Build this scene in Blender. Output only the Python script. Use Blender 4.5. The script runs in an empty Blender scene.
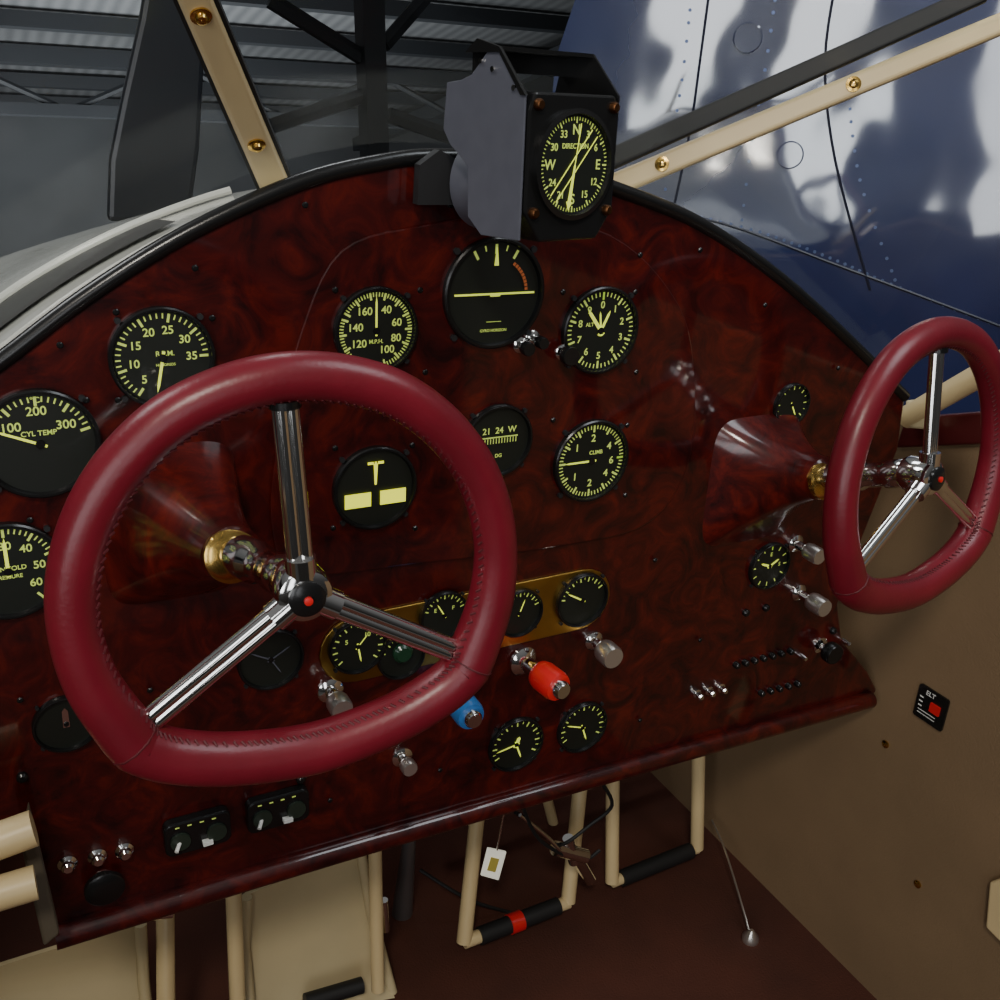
import bpy, math, random
from mathutils import Vector, Matrix
random.seed(3)
ZO=1.31
# aircraft axes: X right, Y forward, Z up. photographer stands at (0,0,ZO)
XC=Vector((.8865,.133,.4433)); ZC=Vector((.0538,.9217,-.384))
XC.normalize(); ZC=(ZC-XC*ZC.dot(XC)).normalized()
a3=Vector((XC.x,XC.y,-XC.z)); c3=Vector((ZC.x,ZC.y,-ZC.z)); b3=c3.cross(a3)
R=Vector((a3.x,b3.x,c3.x)); U=Vector((a3.y,b3.y,c3.y)); F=-Vector((a3.z,b3.z,c3.z))
FPX=1000.
O=Vector((0,0,ZO))
def ray(px,py): return F+R*((px-500)/FPX)+U*((500-py)/FPX)
def PY(px,py,Y=.85):
    d=ray(px,py); return O+d*(Y/d.y)
def PX(px,py,X):
    d=ray(px,py); return O+d*(X/d.x)
def PZ(px,py,Z):
    d=ray(px,py); return O+d*((Z-ZO)/d.z)
def PD(px,py,dep): return O+ray(px,py)*dep
def PN(px,py,p0,n):
    d=ray(px,py); return O+d*((p0-O).dot(n)/d.dot(n))
def rw(px,py,rp,Y=.85):
    return rp*(Y/ray(px,py).y)/FPX/.95
# ---------- materials
def mat(name,col,rough=.5,metal=0,coat=0,emit=0,bump=None,spec=.5,noise=None,bdist=.002):
    m=bpy.data.materials.new(name); m.use_nodes=True
    nt=m.node_tree; b=nt.nodes['Principled BSDF']
    b.inputs['Base Color'].default_value=(*col,1); b.inputs['Roughness'].default_value=rough
    b.inputs['Metallic'].default_value=metal; b.inputs['Coat Weight'].default_value=coat
    b.inputs['Coat Roughness'].default_value=.05
    b.inputs['Specular IOR Level'].default_value=spec
    if emit:
        b.inputs['Emission Color'].default_value=(*col,1); b.inputs['Emission Strength'].default_value=emit
    tc=nt.nodes.new('ShaderNodeTexCoord')
    if noise:
        sc,amt=noise
        n=nt.nodes.new('ShaderNodeTexNoise'); n.inputs['Scale'].default_value=sc; n.inputs['Detail'].default_value=5
        r=nt.nodes.new('ShaderNodeValToRGB')
        r.color_ramp.elements[0].position=.3; r.color_ramp.elements[1].position=.7
        r.color_ramp.elements[0].color=(*[c*(1-amt) for c in col],1); r.color_ramp.elements[1].color=(*[min(1,c*(1+amt)) for c in col],1)
        nt.links.new(tc.outputs['Object'],n.inputs['Vector']); nt.links.new(n.outputs['Fac'],r.inputs['Fac']); nt.links.new(r.outputs['Color'],b.inputs['Base Color'])
    if bump:
        sc,st=bump
        n=nt.nodes.new('ShaderNodeTexNoise'); n.inputs['Scale'].default_value=sc; n.inputs['Detail'].default_value=2
        bp=nt.nodes.new('ShaderNodeBump'); bp.inputs['Strength'].default_value=st; bp.inputs['Distance'].default_value=bdist
        nt.links.new(tc.outputs['Object'],n.inputs['Vector']); nt.links.new(n.outputs['Fac'],bp.inputs['Height']); nt.links.new(bp.outputs['Normal'],b.inputs['Normal'])
        nt.links.new(bp.outputs['Normal'],b.inputs['Coat Normal'])
    return m
def woodmat(name,crough,cw,k=1.0):
    m=bpy.data.materials.new(name); m.use_nodes=True; nt=m.node_tree; b=nt.nodes['Principled BSDF']
    tc=nt.nodes.new('ShaderNodeTexCoord')
    n=nt.nodes.new('ShaderNodeTexNoise'); n.inputs['Scale'].default_value=19; n.inputs['Detail'].default_value=9; n.inputs['Roughness'].default_value=.66; n.inputs['Distortion'].default_value=1.7
    r=nt.nodes.new('ShaderNodeValToRGB'); e=r.color_ramp.elements
    e[0].position=.34; e[0].color=(.014*k,.0013*k,.0015*k,1); e[1].position=.76; e[1].color=(.118*k,.0085*k,.0036*k,1)
    x=e.new(.50); x.color=(.045*k,.0029*k,.0023*k,1)
    nt.links.new(tc.outputs['Object'],n.inputs['Vector']); nt.links.new(n.outputs['Fac'],r.inputs['Fac']); nt.links.new(r.outputs['Color'],b.inputs['Base Color'])
    b.inputs['Roughness'].default_value=.4; b.inputs['Specular IOR Level'].default_value=.2; b.inputs['Coat Weight'].default_value=cw; b.inputs['Coat Roughness'].default_value=crough
    return m
wood=woodmat('burl_wood',.065,1)
woodb=woodmat('burl_wood_shroud',.13,.9,1.5)
leather=mat('red_leather',(.150,.0075,.016),.34,bump=(260,.08),noise=(25,.15))
stitchm=mat('stitch_thread',(.085,.006,.010),.6)
chrome=mat('chrome',(.80,.79,.77),.10,1)
knobm=mat('satin_nickel',(.75,.72,.66),.28,.9)
brass=mat('brass',(.70,.46,.13),.22,1,noise=(20,.15))
gold=mat('gold_plate',(.55,.34,.08),.34,1,noise=(9,.4))
black=mat('black_gloss',(.008,.008,.008),.25)
blackm=mat('black_matte',(.012,.012,.013),.55)
facem=mat('dial_black',(.006,.008,.005),.5,coat=.12)
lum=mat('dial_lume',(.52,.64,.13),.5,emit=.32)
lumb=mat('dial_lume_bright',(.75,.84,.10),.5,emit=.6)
greyp=mat('grey_paint',(.085,.088,.11),.38,noise=(60,.06))
cream=mat('cream_paint',(.68,.53,.28),.38,noise=(8,.06))
creamd=mat('cream_pedal',(.54,.45,.26),.5,noise=(6,.10))
redm=mat('red_plastic',(.65,.02,.02),.3)
bluem=mat('blue_knob',(.03,.16,.45),.3)
rubber=mat('black_rubber',(.01,.01,.01),.6)
tan=mat('tan_fabric',(.225,.145,.074),.85,bump=(350,.3),noise=(5,.1))
carpet=mat('red_brown_carpet',(.072,.019,.009),.9,bump=(300,.6),noise=(6,.25))
cowlm=mat('cowl_white',(.56,.56,.50),.18,coat=.5,noise=(3,.25))
whitem=mat('white_label',(.8,.8,.75),.5)
orange=mat('orange_mark',(.6,.15,.04),.5)
# ---------- geometry helpers
class G:
    def __init__(s): s.v=[]; s.f=[]
    def add(s,v,f,M=None):
        o=len(s.v)
        for p in v:
            p=Vector(p); s.v.append(M@p if M else p)
        s.f+= [[i+o for i in q] for q in f]; return s
    def box(s,c,sz,M=None):
        c=Vector(c); x,y,z=[k/2 for k in sz]
        v=[c+Vector((i*x,j*y,k*z)) for i in(-1,1) for j in(-1,1) for k in(-1,1)]
        return s.add(v,[[0,1,3,2],[4,6,7,5],[0,4,5,1],[2,3,7,6],[0,2,6,4],[1,5,7,3]],M)
    def lathe(s,prof,n=32,M=None):
        v=[];f=[]
        for r,z in prof:
            for i in range(n):
                a=2*math.pi*i/n; v.append((r*math.cos(a),r*math.sin(a),z))
        for k in range(len(prof)-1):
            for i in range(n):
                j=(i+1)%n; f.append([k*n+i,k*n+j,(k+1)*n+j,(k+1)*n+i])
        f.append([i for i in range(n)][::-1]); f.append([(len(prof)-1)*n+i for i in range(n)])
        return s.add(v,f,M)
    def cyl(s,p0,p1,r0,r1=None,n=16):
        p0=Vector(p0);p1=Vector(p1); r1=r0 if r1 is None else r1
        d=p1-p0; q=d.to_track_quat('Z','Y').to_matrix().to_4x4()
        return s.lathe([(r0,0),(r1,d.length)],n,Matrix.Translation(p0)@q)
    def prof(s,p0,p1,pr,n=20):
        p0=Vector(p0);p1=Vector(p1);d=p1-p0; q=d.to_track_quat('Z','Y').to_matrix().to_4x4()
        return s.lathe([(r,t*d.length) for r,t in pr],n,Matrix.Translation(p0)@q)
    def tube(s,pts,r,n=10,closed=False,M=None):
        pts=[Vector(p) for p in pts]; N=len(pts); v=[];f=[]
        up=None
        for i,p in enumerate(pts):
            if closed: t=pts[(i+1)%N]-pts[i-1]
            else: t=pts[min(i+1,N-1)]-pts[max(i-1,0)]
            t.normalize()
            if up is None:
                up=Vector((0,0,1)) if abs(t.z)<.9 else Vector((0,1,0))
            a=t.cross(up)
            if a.length<1e-4: a=t.orthogonal()
            a.normalize(); b=a.cross(t).normalized(); up=b
            rr=r[i] if isinstance(r,(list,tuple)) else r
            for k in range(n):
                th=2*math.pi*k/n; v.append(p+a*rr*math.cos(th)+b*rr*math.sin(th))
        for i in range(N if closed else N-1):
            j=(i+1)%N
            for k in range(n):
                l=(k+1)%n; f.append([i*n+k,i*n+l,j*n+l,j*n+k])
        if not closed: f.append(list(range(n))[::-1]); f.append([(N-1)*n+k for k in range(n)])
        return s.add(v,f,M)
    def prism(s,pts,off):
        pts=[Vector(p) for p in pts]; off=Vector(off); n=len(pts)
        v=pts+[p+off for p in pts]
        f=[list(range(n)),[n+i for i in range(n)][::-1]]+[[i,i+n,(i+1)%n+n,(i+1)%n] for i in range(n)]
        return s.add(v,f)
    def obj(s,name,m,parent=None,smooth=False,bevel=0,M=None,seg=2):
        me=bpy.data.meshes.new(name); me.from_pydata([tuple(p) for p in s.v],[],s.f); me.validate()
        import bmesh
        b=bmesh.new(); b.from_mesh(me); bmesh.ops.recalc_face_normals(b,faces=b.faces); b.to_mesh(me); b.free()
        me.materials.append(m)
        o=bpy.data.objects.new(name,me); bpy.context.collection.objects.link(o)
        if M: o.matrix_world=M
        if parent: o.parent=parent
        if smooth:
            for p in me.polygons: p.use_smooth=True
            try: me.set_sharp_from_angle(angle=math.radians(40))
            except Exception: pass
        if bevel:
            bm=o.modifiers.new('b','BEVEL'); bm.width=bevel; bm.segments=seg; bm.limit_method='ANGLE'; bm.angle_limit=math.radians(35)
        return o
def empty(name,M=None):
    e=bpy.data.objects.new(name,None); e.empty_display_size=.02; bpy.context.collection.objects.link(e)
    if M: e.matrix_world=M
    return e
def frame(c,a,b):
    a=Vector(a).normalized(); b=Vector(b); b=(b-a*b.dot(a)).normalized(); n=a.cross(b)
    M=Matrix((( a.x,b.x,n.x,c.x),(a.y,b.y,n.y,c.y),(a.z,b.z,n.z,c.z),(0,0,0,1))); return M
def pframe(c): return frame(c,(1,0,0),(0,0,1))
def txt(s,x,y,z,size,m,parent,rot=0,name='numeral'):
    cu=bpy.data.curves.new(name,'FONT'); cu.body=s; cu.size=size; cu.align_x='CENTER'; cu.align_y='CENTER'; cu.extrude=.0001
    cu.offset=size*.014
    cu.materials.append(m); o=bpy.data.objects.new(name,cu); bpy.context.collection.objects.link(o)
    o.location=(x,y,z); o.rotation_euler=(0,0,rot)
    if parent: o.parent=parent
    return o
def catmull(P,n=6,closed=False):
    P=[Vector(p) for p in P]; N=len(P); out=[]
    for i in range(N if closed else N-1):
        g=lambda k:P[k%N] if closed else P[max(0,min(N-1,k))]
        a,b,c,d=g(i-1),g(i),g(i+1),g(i+2)
        for k in range(n):
            t=k/n; out.append(.5*((2*b)+(c-a)*t+(2*a-5*b+4*c-d)*t*t+(3*b-a-3*c+d)*t**3))
    if not closed: out.append(P[-1])
    return out
# ---------- instrument panel
topc=[(-170,520),(-80,425),(0,368),(90,300),(190,238),(300,188),(380,168),(440,162),(530,168),(620,195),(700,228),(780,282),(850,345),(905,400)]
top=catmull([PY(*p) for p in topc],5)
right=[PY(*p) for p in [(898,450),(862,540),(838,605),(842,640),(868,672),(877,690),(868,704)]]
bot=[PY(55,938),PY(38,880),PY(28,820),PY(-70,830)]
outline=top+right+bot
panel=empty('instrument_panel')
G().prism(outline,(0,.02,0)).obj('panel_board',wood,panel,bevel=.003)
lip=[PY(868,698)+Vector((0,-.004,0)),PY(600,773)+Vector((0,-.004,0)),PY(300,860)+Vector((0,-.004,0)),PY(55,934)+Vector((0,-.004,0))]
G().tube(catmull(lip,6),.013,20).obj('rolled_lower_lip',wood,panel,True)
G().tube([p+Vector((0,.002,.004)) for p in top],.0075,12).obj('glareshield_edge',black,panel,True)
rp=catmull([PY(*p) for p in [(300,330),(340,250),(420,225),(520,215),(610,235),(665,285),(690,345),(690,450),(650,520),(560,545),(420,562),(300,572),(270,520),(280,420)]],5,True)
rp=[p+Vector((0,-.0005,0)) for p in rp]
G().prism(rp,(0,-.003,0)).obj('raised_centre_plate',wood,panel,bevel=.0015)
YF=.85-.0035
def rrect(cx,cy,w,h,r,n=6):
    o=[]
    for sx,sy,a0 in[(1,1,0),(-1,1,90),(-1,-1,180),(1,-1,270)]:
        for k in range(n+1):
            a=math.radians(a0+90*k/n); o.append((cx+sx*(w/2-r)+r*math.cos(a),cy+sy*(h/2-r)+r*math.sin(a)))
    return o
g=G()
for p in [(195,268),(305,205),(420,195),(60,345),(455,265),(640,255),(700,250),(765,305),(838,368),(450,205),(30,520),(335,290),(420,290),(330,372),(425,372),(116,312),(212,318),(118,400),(84,480),(86,400),(335,448),(412,445),(333,528),(415,528),(553,420),(627,425),(560,495),(625,495),(563,292),(635,292),(636,372),(300,770),(60,660),(150,690),(655,560),(700,640),(790,440),(20,700),(440,770),(640,720),(330,800)]:
    c=PY(p[0],p[1],YF); g.lathe([(.0028,0),(.0028,.001),(.0018,.002)],10,pframe(c))
g.obj('panel_screws',black,panel,True)
# ---------- gauges
def wedge(g,ang,r0,r1,w,z,w1=None):
    a=math.radians(ang); d=Vector((math.sin(a),math.cos(a),0)); s=Vector((d.y,-d.x,0)); w1=w if w1 is None else w1
    q=[d*r0-s*w/2,d*r0+s*w/2,d*r1+s*w1/2,d*r1-s*w1/2]
    g.add([k+Vector((0,0,z)) for k in q],[[3,2,1,0]])
def gauge(name,px,py,rp_,ticks=(),nums=(),needles=(),Y=YF,screws=True,nsize=.2,label=None,thick=.007,M=None,lm=None):
    r=rw(px,py,rp_,Y); M=M or pframe(PY(px,py,Y)); e=empty(name,M)
    lm=lm or lum
    G().lathe([(r,0),(r,thick*.8),(r*.97,thick),(r*.93,thick),(r*.90,thick*.45),(r*.90,thick*.3)],48).obj('bezel',black,e,True)
    G().lathe([(r*.92,thick*.3),(r*.92,thick*.4)],40).obj('dial',facem,e)
    z=thick*.4+.0003
    g=G()
    for a0,a1,n,minor in ticks:
        for i in range(n*minor+1):
            a=a0+(a1-a0)*i/(n*minor)
            if i%minor==0: wedge(g,a,r*.70,r*.87,r*.05,z)
            else: wedge(g,a,r*.77,r*.87,r*.028,z)
    if g.v: g.obj('tick_marks',lm,e)
    for s,a,rr in nums:
        a=math.radians(a); txt(s,r*rr*math.sin(a),r*rr*math.cos(a),z,r*nsize*1.12,lm,e)
    if label:
        for s,x,y,sz in label: txt(s,r*x,r*y,z,r*sz,lm,e,name='label')
    g=G()
    for a,l,w in needles: wedge(g,a,-r*.12,r*l*.8,r*w,z+.0006,r*w*.9); wedge(g,a,r*l*.8,r*l,r*w*.9,z+.0006,0)
    if needles:
        g.obj('needle',lumb if lm is lum else lm,e)
        G().lathe([(r*.08,z),(r*.08,z+.0015)],16).obj('needle_hub',black,e)
    if screws:
        g=G()
        for sx in(-1,1):
            for sy in(-1,1): g.lathe([(r*.06,0),(r*.06,thick*.5)],10,Matrix.Translation((sx*r*.76,sy*r*.76,0)))
        g.obj('mount_screws',blackm,e)
    return e,r
def ring(vals,a0,a1,rr=.54):
    n=len(vals)-1; return [(v,a0+(a1-a0)*i/n,rr) for i,v in enumerate(vals)]
gauge('tachometer',162,357,49,[(215,450,6,5)],ring(['5','10','15','20','25','30','35'],222,450,.55),[(192,.7,.06)],Y=.85,label=[('R.P.M.',.05,.08,.14),('HUNDREDS',.05,-.14,.07)])
gauge('airspeed_indicator',375,330,42,[(-60,290,14,5)],[('160',-32,.52),('40',28,.52),('60',72,.52),('80',112,.52),('140',-80,.5),('120',-125,.5),('100',150,.52)],[(0,.8,.05)],nsize=.22,label=[('M.P.H.',0,-.25,.13)])
e,r=gauge('attitude_indicator',493,293,53,[(-30,30,2,2)],[],[],nsize=.15)
g=G(); g.box((0,0,.0045),(r*1.6,.0018,.0004)); g.box((0,-r*.02,.0048),(r*.2,.0026,.0004)); wedge(g,0,r*.5,r*.82,r*.09,.0045,r*.02)
g.obj('horizon_bar',lumb,e)
g=G()
for k in range(9): wedge(g,35+k*6,r*.6,r*.66,r*.05,.0045)
g.obj('roll_scale',orange,e)
g=G(); g.box((0,-r*.5,.0045),(r*.3,.0005,.0003)); g.obj('pitch_lines',lum,e)
txt('GYRO HORIZON',0,-r*.66,.0045,r*.07,lum,e)
gauge('panel_clock',599,330,42,[(0,360,10,5)],ring([str(i) for i in range(10)],0,324,.58),[(-38,.62,.09),(-8,.45,.05),(25,.5,.07)],label=[('ALT',-.3,.15,.12)])
e,r=gauge('directional_gyro',497,440,36,[],[],[])
g=G(); g.box((0,r*.12,.0045),(r*1.1,r*.03,.0004))
for k in range(13): g.box((-r*.5+k*r/12,r*.02,.0045),(r*.02,r*.14,.0004))
g.obj('card_window',lum,e); txt('21  24  W',0,r*.3,.0045,r*.24,lum,e); txt('DG',0,-r*.4,.0045,r*.14,lum,e)
gauge('vertical_speed_indicator',590,460,41,[(90,450,12,5)],[('1',-50,.55),('2',0,.55),('4',55,.55),('6',95,.55),('4',130,.55),('2',180,.55),('1',230,.55)],[(-90,.75,.05)],nsize=.22,label=[('CLIMB',.1,.2,.13)])
e,r=gauge('turn_and_bank_indicator',374,487,42,[],[],[])
g=G()
g.box((-r*.42,-r*.24,.0046),(r*.62,r*.34,.0006)); g.box((r*.42,-r*.24,.0046),(r*.62,r*.34,.0006)); wedge(g,0,r*.1,r*.60,r*.05,.0046,r*.10); g.box((-r*.12,r*.62,.0046),(r*.14,r*.06,.0004)); g.box((r*.12,r*.62,.0046),(r*.14,r*.06,.0004)); g.box((0,r*.62,.0046),(r*.05,r*.06,.0004))
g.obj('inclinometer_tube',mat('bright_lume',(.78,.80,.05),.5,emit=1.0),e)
gauge('cylinder_temperature_gauge',40,443,54,[(-75,75,4,5)],[('100',-52,.55),('200',0,.6),('300',55,.55)],[(-66,.78,.05)],Y=.85,nsize=.2,label=[('°C',0,.80,.15),('CYL TEMP',0,.2,.13)])
gauge('manifold_pressure_gauge',8,570,50,[(-140,140,8,5)],[('30',0,.52),('40',40,.55),('50',85,.55),('60',125,.55),('20',-40,.52),('10',-90,.52)],[(0,.7,.07)],Y=.85,label=[('MANIFOLD',0,.05,.13),('PRESSURE',0,-.12,.11)])
gauge('suction_gauge',790,404,21,[(-130,130,6,2)],[],[(150,.6,.07)],Y=.85,screws=False)
gauge('outside_temperature_gauge',768,565,24,[(0,360,12,1)],[('E',0,.5),('S',90,.5)],[(60,.5,.1),(-70,.5,.1)],Y=.85)
gauge('oil_pressure_gauge',357,645,29,[(-130,130,8,2)],[('5',-60,.45),('10',40,.5)],[(170,.6,.06),(40,.5,.04)],Y=.846)
gauge('oil_temperature_gauge',400,655,24,[(-70,70,5,2)],[],[(30,.5,.05)],Y=.846,screws=False)
gauge('fuel_gauge',443,614,25,[(-70,70,6,2)],[('E',-55,.45),('F',55,.45)],[(-30,.6,.05)],Y=.846)
gauge('ammeter',518,612,25,[(-70,70,6,2)],[],[(20,.6,.05)],Y=.846)
gauge('fuel_gauge',581,599,28,[(-80,60,6,2)],[],[(-60,.7,.06)],Y=.846)
gauge('voltmeter',270,658,32,[],[],[(60,.7,.05),(-60,.7,.05),(150,.6,.04)],Y=.85,lm=greyp)
gauge('fuel_pressure_gauge',515,743,29,[(-120,120,8,2)],[],[(-100,.75,.06),(160,.6,.06),(20,.3,.15)],Y=.85)
gauge('carburetor_air_temperature_gauge',581,726,27,[(-120,120,8,2)],[],[(160,.6,.06),(-70,.7,.05)],Y=.85)
e,r=gauge('ignition_switch',66,722,30,[],[],[(0,.6,.2)],Y=.85,lm=chrome)
c0,c1=PY(355,648,.85),PY(580,599,.85)
def stad(c0,c1,h,n=10):
    d=(c1-c0).normalized(); u=Vector((0,0,1)); u=(u-d*u.dot(d)).normalized(); o=[]
    for k in range(n+1):
        a=math.pi/2-math.pi*k/n; o.append(c1+(d*math.cos(a)+u*math.sin(a))*h)
    for k in range(n+1):
        a=-math.pi/2-math.pi*k/n; o.append(c0+(d*math.cos(a)+u*math.sin(a))*h)
    return o
G().prism([p+Vector((0,-.0005,0)) for p in stad(c0,c1,.039)],(0,-.003,0)).obj('gold_sub_panel',gold,panel,bevel=.001)
# ---------- compass
cc=PY(573,165,.72)
MC=frame(cc,(1,.22,.0),(-.02,.02,1)); ce=empty('magnetic_compass',MC); r=.0395
oc=[(-.049,-.036),(-.032,-.059),(.032,-.059),(.049,-.036),(.049,.040),(.043,.053),(-.043,.053),(-.049,.040)]
G().prism([(x,y,-.05) for x,y in oc],(0,0,.05)).obj('compass_case',black,ce,bevel=.002)
G().lathe([(r*1.08,0),(r*1.08,.004),(r*.98,.005),(r*.95,.001)],48).obj('compass_bezel',black,ce,True)
G().lathe([(r*.97,.0005),(r*.97,.0012)],40).obj('compass_dial',facem,ce)
g=G()
for i in range(72):
    a=i*5; wedge(g,a,r*(.8 if i%6==0 else .85),r*.92,r*(.035 if i%6==0 else .02),.0016)
g.obj('tick_marks',lum,ce)
for i,s in enumerate(['N','3','6','E','12','15','S','21','24','W','30','33']):
    a=math.radians(i*30); big=s in 'NESW'
    txt(s,r*.67*math.sin(a),r*.67*math.cos(a),.0016,r*(.28 if big else .2),lum,ce)
txt('DIRECTION',0,r*.36,.0016,r*.14,lum,ce)
g=G()
for off in(-.10,.10):
    a=math.radians(40); d=Vector((math.sin(a),math.cos(a),0)); s_=Vector((d.y,-d.x,0))
    q=[d*(-r*.85)+s_*r*(off-.014),d*(-r*.85)+s_*r*(off+.014),d*r*.8+s_*r*(off+.014),d*r*.8+s_*r*(off-.014)]
    g.add([k+Vector((0,0,.0022)) for k in q],[[3,2,1,0]])
wedge(g,8,0,r*.8,r*.03,.0024); wedge(g,188,0,r*.72,r*.05,.0024,r*.10); wedge(g,188,r*.72,r*.9,r*.18,.0024,0)
g.obj('compass_needles',lumb,ce)
g=G()
for x,y in[(-.041,-.036),(.041,-.036),(-.041,.044),(.041,.044)]: g.lathe([(.0045,0),(.0045,.003),(.003,.005)],12,Matrix.Translation((x,y,0)))
g.obj('corner_screws',mat('bronze_screw',(.16,.07,.03),.4,1),ce,True)
Mi=MC.inverted()
sp=G()
prof=[(.050,-.002),(.078,-.030),(.084,-.045)]+[(.074,-.056),(.064,-.068),(.060,-.082),(.058,-.10),(.022,-.104),(.010,-.094),(.002,-.080),(-.006,-.070),(-.045,-.068),(-.058,-.050),(-.057,-.002)]
sp.prism([(-.0505,y,z) for y,z in prof],(-.002,0,0)).obj('side_plate',greyp,ce,bevel=.0006)
G().cyl((0,-.022,-.05),(0,-.022,-.11),.040,n=40).obj('compass_body',greyp,ce,True)
g=G()
g.box((0,.083,-.052),(.100,.003,.034))
g.prism([(.049,y,z) for y,z in[(.030,-.003),(.053,-.003),(.084,-.035),(.084,-.070),(.050,-.080),(.030,-.060)]],(.002,0,0))
g.prism([(-.054,y,z) for y,z in[(.050,.0),(.084,-.033),(.090,-.06),(.080,-.075),(.080,-.033),(.050,-.006)]],(.003,0,0))
g.box((0,.076,-.0685),(.100,.018,.003))
g.obj('top_hood',black,ce)
g=G()
for y,z in[(.068,-.040),(.055,-.014),(.074,-.055)]:
    g.cyl((.050,y,z),(.0525,y,z),.0028,n=12); g.cyl((-.0545,y,z),(-.0525,y,z),.0022,n=12)
g.obj('rivets',chrome,ce)
G().prism([Mi@PY(*p,.83) for p in[(418,205),(420,165),(440,150),(455,158),(458,178),(474,182),(474,205)]],Mi.to_3x3()@Vector((0,.012,0))).obj('mount_foot',blackm,ce)
# ---------- control wheels
half=[(0,.156),(.042,.150),(.081,.133),(.116,.101),(.140,.060),(.151,.012),(.147,-.038),(.130,-.084)]
lowr=[(.124,-.096),(.102,-.111),(.06,-.126),(0,-.134)]
SW=.94
def smooth_arc(P,n): return catmull([(x*SW,y*SW,0) for x,y in P],n)
Rpts=smooth_arc([(-.042,.150)]+half,7)[7:]
Lr=smooth_arc(lowr+[(-.06,-.126)],6)[:-6]
rightside=Rpts+Lr[0:]
full=rightside+[Vector((-p.x,p.y,0)) for p in rightside[::-1][1:-1]]
RR=.0158
def rr_(p): return RR+(.0028 if p.y<-.085 else .0028*max(0,(-p.y)/.085))
def wheel(name,M,base,lerp_end,bw,bh,re):
    e=empty(name,M)
    n=len(full)
    G().tube(full,[rr_(p) for p in full],24,True).obj('leather_rim',leather,e,True)
    g=G()
    for i in range(n):
        p=full[i]; q=full[(i+1)%n]; L=(q-p).length; k=max(1,int(L/.0042))
        for j in range(k):
            c=p.lerp(q,(j+.5)/k); t=(q-p).normalized(); inn=Vector((0,0,1)).cross(t)
            if inn.dot(-c)<0: inn=-inn
            rr=rr_(c)
            b=c+inn*rr*.90+Vector((0,0,rr*.46))
            g.cyl(b-t*.0014-inn*.0012+Vector((0,0,.0014)),b+t*.0014+inn*.0012-Vector((0,0,.0014)),.0009,n=5)
    g.obj('stitching',stitchm,e)
    g=G()
    for sx in(-1,1):
        c=Vector((sx*.127,-.090,0))*SW; d=Vector((sx*.83,-.55,0)); rr=RR+.003; g.tube([c+Vector((d.x*math.cos(t)*rr*1.0,d.y*math.cos(t)*rr,math.sin(t)*rr)) for t in [k*math.pi/12*2 for k in range(12)]],.0008,6,True)
    g.obj('corner_seams',stitchm,e,True)
    g=G(); gc=G()
    for tip in[(0,.140),(-.118,-.080),(.118,-.080)]:
        d=Vector((*tip,0))*SW; L=d.length; d.normalize(); s=Vector((d.y,-d.x,0))
        for k in(-1,1):
            g.cyl(d*.014+s*k*.0034+Vector((0,0,.004)),d*L+s*k*.0034,.0055,n=20)
        g.cyl(d*.010+Vector((0,0,.004)),d*.026+Vector((0,0,.004)),.0105,n=18)
        if tip[0]==0: gc.cyl(d*(L-.004),d*(L+.001),.0105,n=16)
    g.obj('spokes',chrome,e,True); gc.obj('spoke_collars',black,e,True)
    G().lathe([(.016,-.022),(.019,-.016),(.0195,.006),(.018,.011),(.014,.013)],32).obj('hub',chrome,e,True)
    G().lathe([(.0125,.012),(.0125,.016),(.010,.0175)],28).obj('horn_button',black,e,True)
    G().lathe([(.003,.017),(.003,.0195),(.002,.020)],14).obj('red_button_centre',redm,e,True)
    Mi=M.inverted(); b=Mi@base; h=Vector((0,0,-.015)); d=b-h
    G().prof(h,h+d*.62,[(.0135,0),(.0155,.04),(.0155,.2),(.0135,.22),(.0135,.40),(.0165,.44),(.0165,.60),(.0135,.62),(.0135,1)],24).obj('control_shaft',chrome,e,True)
    hubw=M.translation; end=base.lerp(hubw,lerp_end)
    N=48; v=[];f=[]; d=end-base
    ax=Vector((1,0,0)); az=Vector((0,0,1)); K=16
    for k in range(K+1):
        t=k/K; c=base+d*t; s=(1-t)**1.9
        W=re+(bw/2-re)*s+.004*math.sin(math.pi*t); H=re+(bh/2-re)*s+.004*math.sin(math.pi*t); pw=2+3.5*(1-t)**1.5
        for i in range(N):
            a=2*math.pi*i/N; ca,sa=math.cos(a),math.sin(a)
            x=W*abs(ca)**(2/pw)*(1 if ca>=0 else -1); z=H*abs(sa)**(2/pw)*(1 if sa>=0 else -1)
            v.append(Mi@(c+ax*x+az*z))
    for k in range(K):
        for i in range(N): j=(i+1)%N; f.append([k*N+i,k*N+j,(k+1)*N+j,(k+1)*N+i])
    f.append([K*N+i for i in range(N)])
    G().add(v,f).obj('column_shroud',woodb,e,True)
    dn=d.normalized(); g=G(); g.prof(Mi@(end-dn*.004),Mi@(end+dn*.006),[(re*.85,0),(re*.95,.2),(re*.95,.7),(re*.75,1)],28); g.obj('collar_ring',brass,e,True)
    return e
hubL=PD(302,590,.673); baseL=PY(172,524)
wheel('control_wheel',frame(hubL,(1,-.06,.05),(-.05,.05,1)),baseL,.53,.120,.150,.024)
hubR=PD(924,476,1.03); baseR=PY(752,480)
wheel('control_wheel',frame(hubR,(1,.17,.0),(0,.13,1)),baseR,.45,.135,.165,.026)
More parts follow.
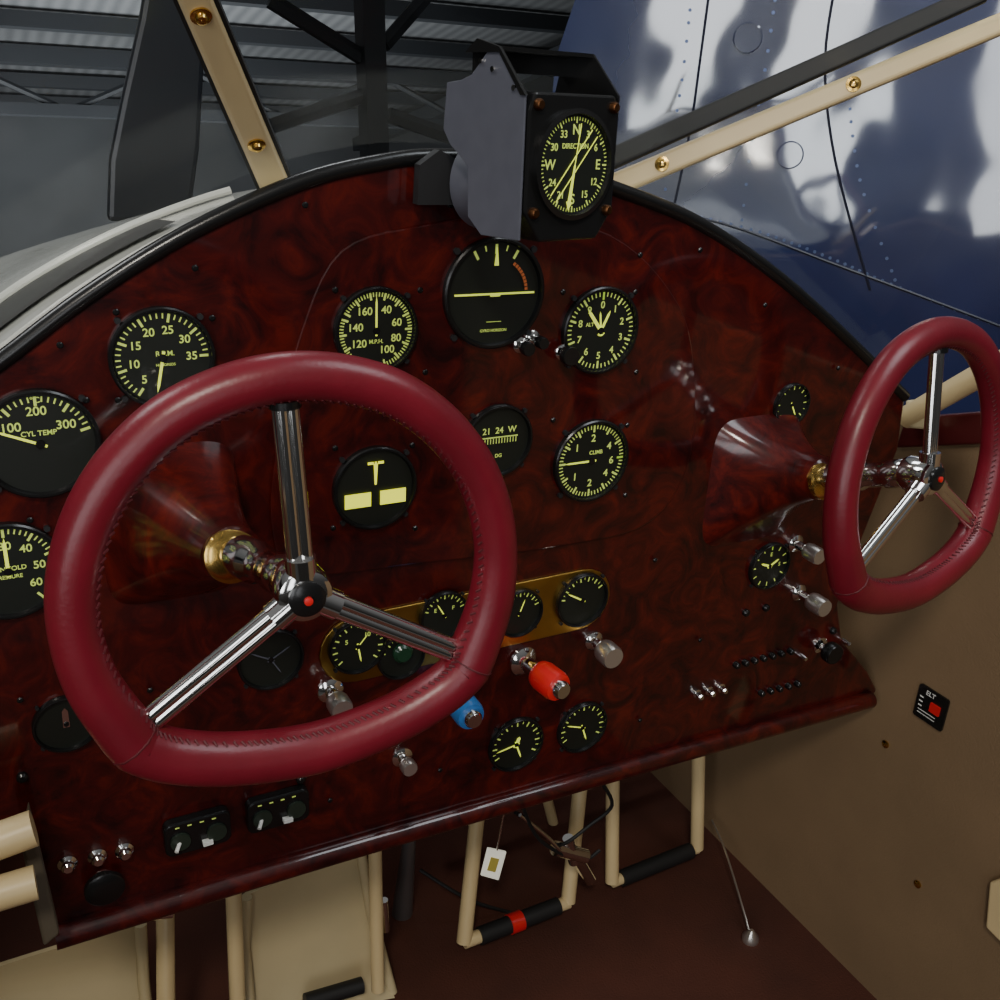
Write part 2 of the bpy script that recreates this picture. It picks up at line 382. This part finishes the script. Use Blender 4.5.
# ---------- knobs
def knob(name,px,py,dx,dy,L,r,km,sr=.006,Y=.85):
    b=PY(px,py,Y); tip=b+Vector((dx,-L,dy)); e=empty(name)
    g=G(); g.prof(b,b.lerp(tip,.55),[(sr*2,0),(sr*2,.1),(sr*1.5,.2),(sr,.25),(sr,1)],20); g.obj('stem',chrome,e,True)
    G().prof(b.lerp(tip,.42),tip,[(r*.6,0),(r*.9,.12),(r,.3),(r,.85),(r*.9,1)],28).obj('grip',km,e,True)
    if km in(redm,bluem): G().prof(b.lerp(tip,.92),b.lerp(tip,1.14),[(r*.6,0),(r*.6,.8),(r*.5,1)],24).obj('end_button',chrome,e,True)
    return e
knob('propeller_control_knob',593,640,0,0,.045,.014,knobm)
knob('mixture_control_knob',522,660,.01,0,.066,.0175,redm,.009)
knob('throttle_control_knob',448,688,0,0,.06,.0165,bluem,.008)
knob('primer_knob',330,690,0,0,.04,.012,knobm,.007)
knob('cabin_heat_knob',798,592,0,0,.05,.0125,knobm)
knob('cabin_air_knob',795,543,0,0,.045,.011,knobm)
knob('carburetor_heat_knob',820,645,0,0,.03,.015,black)
knob('parking_brake_knob',402,757,0,0,.025,.009,knobm)
knob('alternate_air_knob',103,880,0,0,.016,.019,black)
knob('clock_adjust_knob',520,345,0,0,.02,.007,black,.004,Y=YF)
knob('altimeter_setting_knob',562,352,0,0,.02,.010,black,.004,Y=YF)
knob('gyro_caging_knob',532,338,0,0,.025,.006,black,.004,Y=YF)
g=G()
for p in[(67,862),(97,855),(124,849)]:
    c=PY(*p); M=pframe(c); g.lathe([(.009,0),(.009,.003),(.006,.005),(.006,.010),(.004,.012)],18,M)
g.obj('push_button_row',chrome,None,True)
g=G()
for p in[(696,693),(708,690),(720,687)]:
    c=PY(*p); g.lathe([(.0065,0),(.0065,.003),(.004,.004),(.004,.008),(.0045,.011),(.003,.013)],14,pframe(c))
g.obj('toggle_switch_row',chrome,None,True)
g=G()
for i in range(7):
    c=PY(735+i*9,664-i*2.3); g.lathe([(.0045,0),(.0045,.006),(.003,.008)],12,pframe(c))
for i in range(5):
    c=PY(760+i*9,692-i*2.3); g.lathe([(.0045,0),(.0045,.006),(.003,.008)],12,pframe(c))
for p in [(22,776),(300,778),(745,612),(765,607),(832,630)]:
    g.lathe([(.005,0),(.005,.004),(.003,.006)],12,pframe(PY(*p)))
g.obj('circuit_breaker_row',black,panel,True)
g=G()
for p in[(800,655),(843,640)]: g.lathe([(.004,0),(.004,.006),(.003,.012)],12,pframe(PY(*p)))
g.obj('indicator_screws',chrome,panel,True)
dg=mat('dark_green',(.02,.03,.02),.4)
for px,py in[(196,827),(276,805)]:
    e=empty('rotary_selector_switch',pframe(PY(px,py)))
    G().prism([(x,y,0) for x,y in rrect(0,0,.066,.04,.008)],(0,0,.012)).obj('housing',black,e,bevel=.002)
    g=G()
    for sx in(-1,1):
        g.lathe([(.010,0),(.010,.004)],18,Matrix.Translation((sx*.018,-.002,.011)))
    g.obj('dial_rings',dg,e)
    g=G(); g.cyl((-.018,-.002,.012),(-.024,-.006,.022),.002); g.box((.008,-.010,.015),(.010,.004,.007)); g.obj('lever',whitem,e,True)
    g=G()
    for k in range(4): g.box((-.02+k*.012,.015,.0125),(.004,.0010,.0006))
    g.obj('legend',lum,e)
G().lathe([(.011,0),(.011,.004),(.008,.007)],20,pframe(PY(402,652,.838))).obj('indicator_lamp',mat('green_lens',(.01,.04,.02),.2),None,True)
# ---------- cabin shell
WX=1.13
G().prism([(WX,-.6,0),(WX,-.6,.95),(WX,.2,.95),(WX,.80,.945),(WX,.93,.90),(WX,1.75,.90),(WX,1.75,0)],(.02,0,0)).obj('wall_right',tan)
G().box((.45,.55,-.01),(1.4,2.4,.02)).obj('floor',carpet)
G().box((.45,1.76,.42),(1.4,.02,.84)).obj('wall_front',mat('firewall_dark',(.03,.022,.018),.7))
G().prism([(-.25,.3,0),(-.25,.3,.9),(-.25,1.75,.9),(-.25,1.75,0)],(-.02,0,0)).obj('wall_left',tan)
g=G(); g.prism([PX(895,448,WX-.01),PX(1010,443,WX-.01),PX(1010,410,WX-.01),PX(905,418,WX-.01)],(.03,0,0)); g.obj('trim_1',mat('red_trim',(.07,.008,.008),.4),None,bevel=.003)
def beam(name,p0,p1,wdir,w,t,m,screws=(),rub=0,w1=None,parent=None):
    e=parent or empty(name); p0=Vector(p0);p1=Vector(p1);d=(p1-p0).normalized(); wd=Vector(wdir); wd=(wd-d*wd.dot(d)).normalized(); n=d.cross(wd).normalized()
    if n.y>0: n=-n
    w1=w1 or w
    v=[]
    for p,ww in((p0,w),(p1,w1)):
        for a,b in((-1,-1),(-1,1),(1,1),(1,-1)): v.append(p+wd*a*ww/2+n*b*t/2)
    G().add(v,[[0,1,2,3],[7,6,5,4],[0,4,5,1],[1,5,6,2],[2,6,7,3],[3,7,4,0]]).obj('frame_strip',m,e,bevel=min(w,t)*.3,seg=3)
    if rub:
        for s in(-1,1):
            q=p0+wd*s*(w/2+rub/2); q1=p1+wd*s*(w1/2+rub/2); v=[]
            for p in(q,q1):
                for a,b in((-1,-1),(-1,1),(1,1),(1,-1)): v.append(p+wd*a*rub/2+n*(b*t/3-t*.2))
            G().add(v,[[0,1,2,3],[7,6,5,4],[0,4,5,1],[1,5,6,2],[2,6,7,3],[3,7,4,0]]).obj('rubber_seal',rubber,e)
    if screws:
        g=G()
        for k in screws:
            c=p0.lerp(p1,k)+n*t*.5; q=n.to_track_quat('Z','Y').to_matrix().to_4x4()
            g.lathe([(.0075,0),(.0075,.0015),(.0045,.002),(.004,.005),(.002,.006)],18,Matrix.Translation(c)@q)
        g.obj('brass_screws',brass,e,True)
    return e
pL0=PY(279,194,.93); pL1=PY(183,-30,.75)
beam('windshield_post',pL0,pL1,(1,0,0),.027,.014,cream,[.32,.875],.003,w1=.022)
pR0=PY(610,187,.93); pR1=PY(1030,12,.72)
er=beam('windshield_post',pR0,pR1,(0,.3,1),.024,.014,cream,[.135,.60],.0,w1=.020)
beam('windshield_post',PY(600,164,.935),PY(985,-8,.725),(0,.3,1),.022,.010,rubber,w1=.018,parent=er)
G().cyl(PX(905,418,WX-.03),PX(1010,358,WX-.03),.015,n=20).obj('window_frame_tube',cream,None,True)
G().prism([PX(*p,WX-.035) for p in[(905,400),(925,405),(928,430),(905,428)]],(.02,0,0)).obj('frame_bracket',creamd,None,bevel=.003)
g=G()
for p in[(886,744),(918,884)]:
    c=PX(*p,WX); g.lathe([(.006,0),(.006,.002),(.002,.004)],16,frame(c,(0,-1,0),(0,0,1)))
g.obj('upholstery_buttons',brass,None,True)
pe=empty('elt_placard',frame(PX(932,707,WX-.001),(0,-1,0),(0,0,1)))
G().prism([(x,y,0) for x,y in rrect(0,0,.050,.052,.004)],(0,0,.003)).obj('plate',black,pe)
G().box((.008,.002,.004),(.016,.014,.004)).obj('red_switch',redm,pe)
txt('ELT',-.004,.018,.0034,.010,whitem,pe)
g=G()
for k in range(2): g.box((-.004,-.012-.005*k,.0034),(.030,.001,.0004))
for k in range(3): g.box((-.017,.008-.007*k,.0034),(.006,.002,.0004))
g.obj('legend_lines',whitem,pe)
G().prism([PX(*p,WX-.002) for p in[(994,880),(1010,875),(1010,945),(990,925)]],(-.01,0,0)).obj('door_handle_plate',cream,None,bevel=.003)
# ---------- rudder pedals
def slab_pedal(name,tl,tr,bl,br,Yt,Yb):
    e=empty(name)
    A,B,C,D=PY(*tl,Yt),PY(*tr,Yt),PY(*br,Yb),PY(*bl,Yb)
    n=8; v=[];f=[]
    for k in range(n+1):
        t=k/n; off=Vector((0,.03*math.sin(math.pi*t),0))
        if k==n: off=Vector((0,-.02,0))
        v+= [A.lerp(D,t)+off,B.lerp(C,t)+off,B.lerp(C,t)+off+Vector((0,.006,0)),A.lerp(D,t)+off+Vector((0,.006,0))]
    for k in range(n):
        for i in range(4): j=(i+1)%4; f.append([k*4+i,k*4+j,k*4+4+j,k*4+4+i])
    f.append([3,2,1,0]); f.append([n*4+i for i in range(4)])
    G().add(v,f).obj('tread_plate',creamd,e,True)
    g=G()
    for P,Q in((A,D),(B,C)):
        g.tube([P+Vector((0,-.004,.0)),P.lerp(Q,.5)+Vector((0,.02,0)),Q+Vector((0,-.01,0))],.008,10)
    g.obj('side_rails',creamd,e,True)
    return e
def tubes(name,segs,m=cream,parent=None):
    e=parent or empty(name); g=G()
    for a,b,r in segs: g.cyl(a,b,r,n=18)
    g.obj('tube_frame',m,e,True); return e
sp1=slab_pedal('rudder_pedal',(246,895),(360,850),(250,1015),(390,988),1.10,1.06)
slab_pedal('rudder_pedal',(-60,985),(140,922),(-60,1080),(152,1060),1.08,1.02)
tubes('x',[(PY(374,800,1.10),PY(378,990,1.03),.010),(PY(232,850,1.1),PY(238,1015,1.03),.011),(PY(165,880,1.1),PY(166,1010,1.03),.012)],parent=sp1)
g=G(); g.cyl(PY(384,900,1.06),PY(386,930,1.06),.006); g.cyl(PY(150,915,1.06),PY(172,912,1.06),.008); g.obj('pivot_fittings',chrome,sp1,True)
g=G(); g.cyl(PY(305,1002,1.04),PY(362,985,1.04),.012); g.obj('heel_grip',rubber,sp1,True)
def upedal(name,segs,grip,red=None):
    e=tubes(name,segs); g=G(); g.cyl(*grip,.0145,n=20); g.obj('rubber_grip',rubber,e,True)
    if red:
        g=G(); g.cyl(*red,.0165,n=20); g.obj('red_band',redm,e,True)
    return e
a=PZ(464,942,.03);b=PZ(568,902,.03); a2=PY(480,790,a.y+.07); b2=PY(583,760,b.y+.07)
upedal('rudder_pedal',[(a,a2,.0125),(b,b2,.0125),(a,b,.011)],(a.lerp(b,.14),a.lerp(b,.90)),(a.lerp(b,.42),a.lerp(b,.54)))
a=PZ(612,882,.03);b=PZ(697,848,.03); a2=PY(613,750,a.y+.06); b2=PY(699,725,b.y+.03)
upedal('rudder_pedal',[(a,a2,.012),(b,b2,.012),(a,b,.010)],(a.lerp(b,.1),a.lerp(b,.92)))
tubes('rudder_torque_tube',[(PY(440,815,1.3),PY(720,745,1.3),.012),(PY(545,790,1.28),PY(560,850,1.3),.010)])
g=G()
g.tube(catmull([PY(600,780,1.02),PY(612,805,1.02),PY(590,825,1.03),PY(560,845,1.03),PY(540,830,1.03),PY(515,812,1.03)],6),.003,8)
g.tube(catmull([PY(520,800,1.02),PY(540,840,1.02),PY(580,860,1.04),PY(600,850,1.04)],6),.003,8)
g.tube(catmull([PY(420,870,1.2),PY(470,900,1.15),PY(520,915,1.12)],6),.003,8)
he_=empty('brake_hose_assembly')
g.obj('hoses',rubber,he_,True)
g=G(); g.cyl(PY(555,848,1.04),PY(585,856,1.04),.012); g.cyl(PY(572,850,1.04),PY(590,880,1.06),.010); g.cyl(PY(568,838,1.04),PY(574,862,1.04),.009); g.cyl(PY(504,812,1.02),PY(497,850,1.02),.0015)
g.tube(catmull([PY(520,815,1.02),PY(545,835,1.02),PY(560,850,1.02)],5),.003,8); g.obj('fittings',chrome,he_,True)
G().cyl(PY(410,835,1.15),PY(402,915,1.2),.010,.018).obj('steering_boot',mat('grey_metal',(.3,.3,.3),.35,.8),None,True)
te=empty('key_tag')
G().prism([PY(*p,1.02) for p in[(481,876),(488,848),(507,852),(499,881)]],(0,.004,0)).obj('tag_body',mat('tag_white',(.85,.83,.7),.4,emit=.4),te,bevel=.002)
G().prism([PY(*p,1.019) for p in[(487,870),(491,857),(499,859),(495,872)]],(0,-.001,0)).obj('tag_print',mat('tag_yellow',(.6,.5,.1),.4),te)
g=G(); P=[PX(712,820,WX-.02),PX(725,850,WX-.05),PZ(742,905,.03),PZ(750,935,.008)]
g.tube(catmull(P,8),.0018,6); g.lathe([(.014,0),(.014,.008),(.003,.022)],14,Matrix.Translation(PZ(750,940,0))); g.obj('chain_pull',knobm,None,True)
dt=tubes('door_frame_tube',[(PY(-40,855,.78),PY(34,828,.78),.016),(PY(-40,905,.76),PY(36,882,.76),.015)])
G().prism([PY(*p,.80) for p in[(30,812),(44,868),(60,935),(44,948),(34,905),(22,850)]],(0,.02,0)).obj('hinge_bracket',mat('bracket_dark',(.12,.10,.07),.5),dt,bevel=.003)
# ---------- cowling + prop
cow=empty('engine_cowling')
n0=len(top); rows=[]
for j in range(9):
    t=j/8; row=[]
    for i,p in enumerate(top):
        s=(i/(n0-1)); a=math.pi*s
        fx=.46-.60*math.cos(a)*1.0; fz=1.105-.30+.30*max(0,math.sin(a))**.7
        front=Vector((fx,1.6,fz)); back=p+Vector((0,.024,-.006))
        q=back.lerp(front,t); q.z+=.012*math.sin(math.pi*t); row.append(q)
    rows.append(row)
rows.append([q+Vector((0,.04,-.03)) for q in rows[-1]])
v=[p for r_ in rows for p in r_]; f=[]
for j in range(len(rows)-1):
    for i in range(n0-1): f.append([j*n0+i,j*n0+i+1,(j+1)*n0+i+1,(j+1)*n0+i])
G().add(v,f).obj('cowl_skin',cowlm,cow,True)
def surf(i,t,lift=.004):
    a=rows[int(t*8)][i]; b=rows[min(8,int(t*8)+1)][i]; return a.lerp(b,t*8-int(t*8))+Vector((0,0,lift))
vg=mat('vent_grey',(.05,.05,.045),.4)
G().add([surf(i,.14) for i in range(8,22)]+[surf(i,.26) for i in range(8,22)],[[k,k+1,k+15,k+14] for k in range(13)]).obj('cowl_vent',vg,cow)
G().tube([surf(i,.05,.004) for i in range(4,28)],.003,8).obj('vent_bead',cowlm,cow,True)
G().tube([surf(i,.29,.005) for i in range(6,26)],.004,8).obj('vent_bead_front',cowlm,cow,True)
G().prism([PY(*p,2.1) for p in[(150,-40),(140,20),(122,100),(110,160),(108,222),(190,222),(200,150),(205,60),(200,-40)]],(0,.03,0)).obj('propeller_blade',mat('prop_dark',(.012,.014,.018),.3),None,bevel=.01)
# ---------- glass
gm=bpy.data.materials.new('windshield_glass'); gm.use_nodes=True; nt=gm.node_tree; nt.nodes.clear()
out=nt.nodes.new('ShaderNodeOutputMaterial'); mx=nt.nodes.new('ShaderNodeMixShader'); tr=nt.nodes.new('ShaderNodeBsdfTransparent'); gl=nt.nodes.new('ShaderNodeBsdfGlossy'); gl.inputs['Roughness'].default_value=.12
tr.inputs['Color'].default_value=(.95,.97,.97,1); mx.inputs[0].default_value=.035
nt.links.new(tr.outputs[0],mx.inputs[1]); nt.links.new(gl.outputs[0],mx.inputs[2]); nt.links.new(mx.outputs[0],out.inputs[0])
def pane(name,lo,ta,tb):
    n=len(lo); v=[];K=6
    for k in range(K+1):
        for i,p in enumerate(lo): v.append(p.lerp(ta.lerp(tb,i/(n-1)),k/K))
    G().add(v,[[k*n+i,k*n+i+1,(k+1)*n+i+1,(k+1)*n+i] for k in range(K) for i in range(n-1)]).obj(name,gm,None,True)
arcb=[p+Vector((0,.09,.01)) for p in top]
kL=min(range(len(arcb)),key=lambda i:abs(arcb[i].x-pL0.x)); kR=min(range(len(arcb)),key=lambda i:abs(arcb[i].x-pR0.x))
pane('window_1',arcb[:kL+1],pL1+Vector((-.5,-.1,-.05)),pL1)
pane('window_2',arcb[kL:kR+1],pL1,pR1)
pane('window_3',arcb[kR:]+[PX(1010,352,WX-.03)],pR1,pR1+Vector((.05,-.02,-.02)))
# ---------- hangar
HT=Matrix.Rotation(math.radians(-12),4,'X')
hang=mat('hangar_roof_sheet',(.16,.17,.18),.6)
nt=hang.node_tree; w=nt.nodes.new('ShaderNodeTexWave'); w.inputs['Scale'].default_value=1.2; w.inputs['Distortion'].default_value=.3; tcn=nt.nodes.new('ShaderNodeTexCoord'); rmp=nt.nodes.new('ShaderNodeValToRGB')
rmp.color_ramp.elements[0].color=(.10,.105,.11,1); rmp.color_ramp.elements[1].color=(.15,.155,.16,1)
nt.links.new(tcn.outputs['Object'],w.inputs['Vector']); nt.links.new(w.outputs['Fac'],rmp.inputs['Fac']); nt.links.new(rmp.outputs['Color'],nt.nodes['Principled BSDF'].inputs['Base Color'])
steel=mat('hangar_steel',(.018,.021,.025),.6)
hwall=mat('hangar_wall_sheet',(.075,.08,.085),.7,noise=(.3,.3))
he=empty('hangar_building',HT)
G().box((0,22,6.3),(60,24,.1)).obj('roof_sheeting',hang,he)
G().box((0,30,2),(60,.2,9)).obj('end_wall',hwall,he)
g=G()
for y in [12,14.5,17,19.5,22,24.5,27]: g.box((0,y,6.05),(60,.2,.26))
for x in [-14,-7,.5,11,18]:
    g.box((x,22,5.7),(.25,24,.35))
for y in[20]:
    g.box((0,y,5.6),(60,.25,.3)); g.box((0,y,4.7),(60,.2,.2))
    for x in range(-16,24,4): g.cyl((x,y,5.6),(x+2,y,4.7),.06,n=6); g.cyl((x+2,y,4.7),(x+4,y,5.6),.06,n=6)
def hp(px,py,y=20):
    d=HT.inverted().to_3x3()@ray(px,py); o=HT.inverted()@O; return o+d*((y-o.y)/d.y)
g.prism([hp(362,-20,11),hp(384,-20,11),hp(390,180,11),hp(370,180,11)],(0,.3,0))
for a_,b_ in [((384,45),(440,-20)),((366,60),(270,0)),((260,130),(366,95)),((388,115),(460,140))]: g.cyl(hp(*a_,11.2),hp(*b_,11.2),.09,n=6)
g.obj('roof_trusses',steel,he)
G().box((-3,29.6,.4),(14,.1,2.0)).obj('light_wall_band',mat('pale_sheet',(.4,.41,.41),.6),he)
G().box((0,14,-1.9),(60,34,.1)).obj('hangar_floor',mat('concrete',(.18,.18,.17),.6,noise=(1,.2)),he)
# parked blue aircraft, glossy wavy skin that mirrors area lights added behind the camera
pd=Vector((.68,.73,.0)).normalized(); p0=O+pd*2.3
bluep=mat('blue_paint',(.010,.020,.085),.3,coat=1,bump=(2.6,.38),bdist=.03,noise=(2,.35))
bluep.node_tree.nodes['Principled BSDF'].inputs['Coat IOR'].default_value=2.5
bluep.node_tree.nodes['Principled BSDF'].inputs['Coat Roughness'].default_value=.06
pa=empty('parked_airplane')
def pp(lst,o=0): return [PN(x,y,p0-pd*o,pd) for x,y in lst]
G().prism(pp([(600,-60),(575,0),(555,60),(540,260),(700,520),(1150,560),(1150,-60)]),pd*.03).obj('fuselage_skin',bluep,pa)
q=(-pd).to_track_quat('Z','Y').to_matrix().to_4x4()
g=G()
for x,y,rr in[(748,38,.030),(790,155,.028)]:
    c=PN(x,y,p0,pd); g.lathe([(rr,0),(rr,.003),(rr*.9,.004),(rr*.9,.002)],24,Matrix.Translation(c)@q)
g.obj('inspection_covers',bluep,pa,True)
g=G()
for l in [[(712,-30),(700,60),(690,130),(672,215)],[(838,-30),(825,60),(835,160),(870,290)],[(560,210),(700,218),(850,270),(1050,345)]]:
    g.tube([PN(p.x,p.y,p0,pd) for p in catmull([Vector((x,y,0)) for x,y in l],6)],.003,6)
g.obj('panel_seams',mat('seam_dark',(.01,.012,.03),.4),pa)
g=G()
rl=catmull([Vector((x,y,0)) for x,y in[(680,212),(760,232),(830,258),(900,288),(1000,326),(1080,350)]],9)
rl+=catmull([Vector((x,y,0)) for x,y in[(690,10),(682,80),(672,140),(664,200)]],4)+catmull([Vector((x,y,0)) for x,y in[(775,0),(765,70),(752,140),(742,220)]],4)+catmull([Vector((x,y,0)) for x,y in[(848,90),(860,180),(895,280)]],7)
for p in rl:
    c=PN(p.x,p.y,p0,pd); g.lathe([(.0035,-.004),(.0035,.0015)],8,Matrix.Translation(c)@q)
g.obj('rivets',mat('rivet_metal',(.12,.16,.3),.4,.6),pa)
# ---------- lights
def area(name,loc,tgt,size,en,col=(1,1,1),sy=None):
    l=bpy.data.lights.new(name,'AREA'); l.energy=en; l.size=size; l.color=col
    if sy: l.shape='RECTANGLE'; l.size_y=sy
    o=bpy.data.objects.new(name,l); bpy.context.collection.objects.link(o); o.location=loc
    o.rotation_euler=(Vector(tgt)-Vector(loc)).to_track_quat('-Z','Y').to_euler(); return o
area('hangar_lamp_key',(-.6,-.9,2.7),(.4,.85,.8),.32,27,(1,.93,.82))
area('hangar_lamp_front',(.6,2.6,3.4),(.5,.7,.8),.6,12,(.95,.97,1))
area('hangar_lamp_side',(1.4,.0,3.0),(1.9,1.9,1.2),1.2,30,(.9,.95,1))
area('roof_fill_light',(0,18,-2.5),(0,24,4),14,1500,(.95,.98,1),8)  # added fill without a fixture, brightens the roof sheeting from below
area('cowl_lamp',(-1.2,1.8,3.0),(.2,1.3,1.1),.8,22,(1,1,1))
area('skin_reflection_light',(-2.15,-1.25,1.45),(1.45,1.79,1.3),.55,15,(.95,.97,1),1.7)  # added out of view, aimed so the blue skin reflects it
area('skin_reflection_light',(-1.55,-1.85,1.45),(1.45,1.79,1.3),.55,15,(.95,.97,1),1.7)  # second added panel beside it, for another bright streak in the skin
area('skin_reflection_light_right',(-.6,-2.6,1.35),(1.85,1.43,1.24),.6,11,(.95,.97,1),1.5)  # added area light, no real opening; makes the right-hand reflection patch
w=bpy.data.worlds.new('world'); bpy.context.scene.world=w; w.use_nodes=True
nt=w.node_tree; bg=nt.nodes['Background']; tc=nt.nodes.new('ShaderNodeTexCoord'); sx=nt.nodes.new('ShaderNodeSeparateXYZ'); rp_=nt.nodes.new('ShaderNodeValToRGB')
mp=nt.nodes.new('ShaderNodeMapRange'); mp.inputs['From Min'].default_value=-1; mp.inputs['From Max'].default_value=1
nt.links.new(tc.outputs['Generated'],sx.inputs[0]); nt.links.new(sx.outputs['Z'],mp.inputs['Value']); nt.links.new(mp.outputs['Result'],rp_.inputs['Fac']); nt.links.new(rp_.outputs['Color'],bg.inputs[0])
e=rp_.color_ramp.elements; e[0].position=.30; e[0].color=(.03,.027,.024,1); e[1].position=.85; e[1].color=(.37,.37,.37,1); x=e.new(.5); x.color=(.08,.08,.08,1)
bg.inputs[1].default_value=.5
# ---------- camera
cd=bpy.data.cameras.new('camera'); cam=bpy.data.objects.new('camera',cd); bpy.context.collection.objects.link(cam)
cd.sensor_width=36; cd.lens=36*FPX/1000; cd.clip_start=.02; cd.clip_end=200
cam.matrix_world=Matrix(((R.x,U.x,-F.x,0),(R.y,U.y,-F.y,0),(R.z,U.z,-F.z,ZO),(0,0,0,1)))
bpy.context.scene.camera=cam
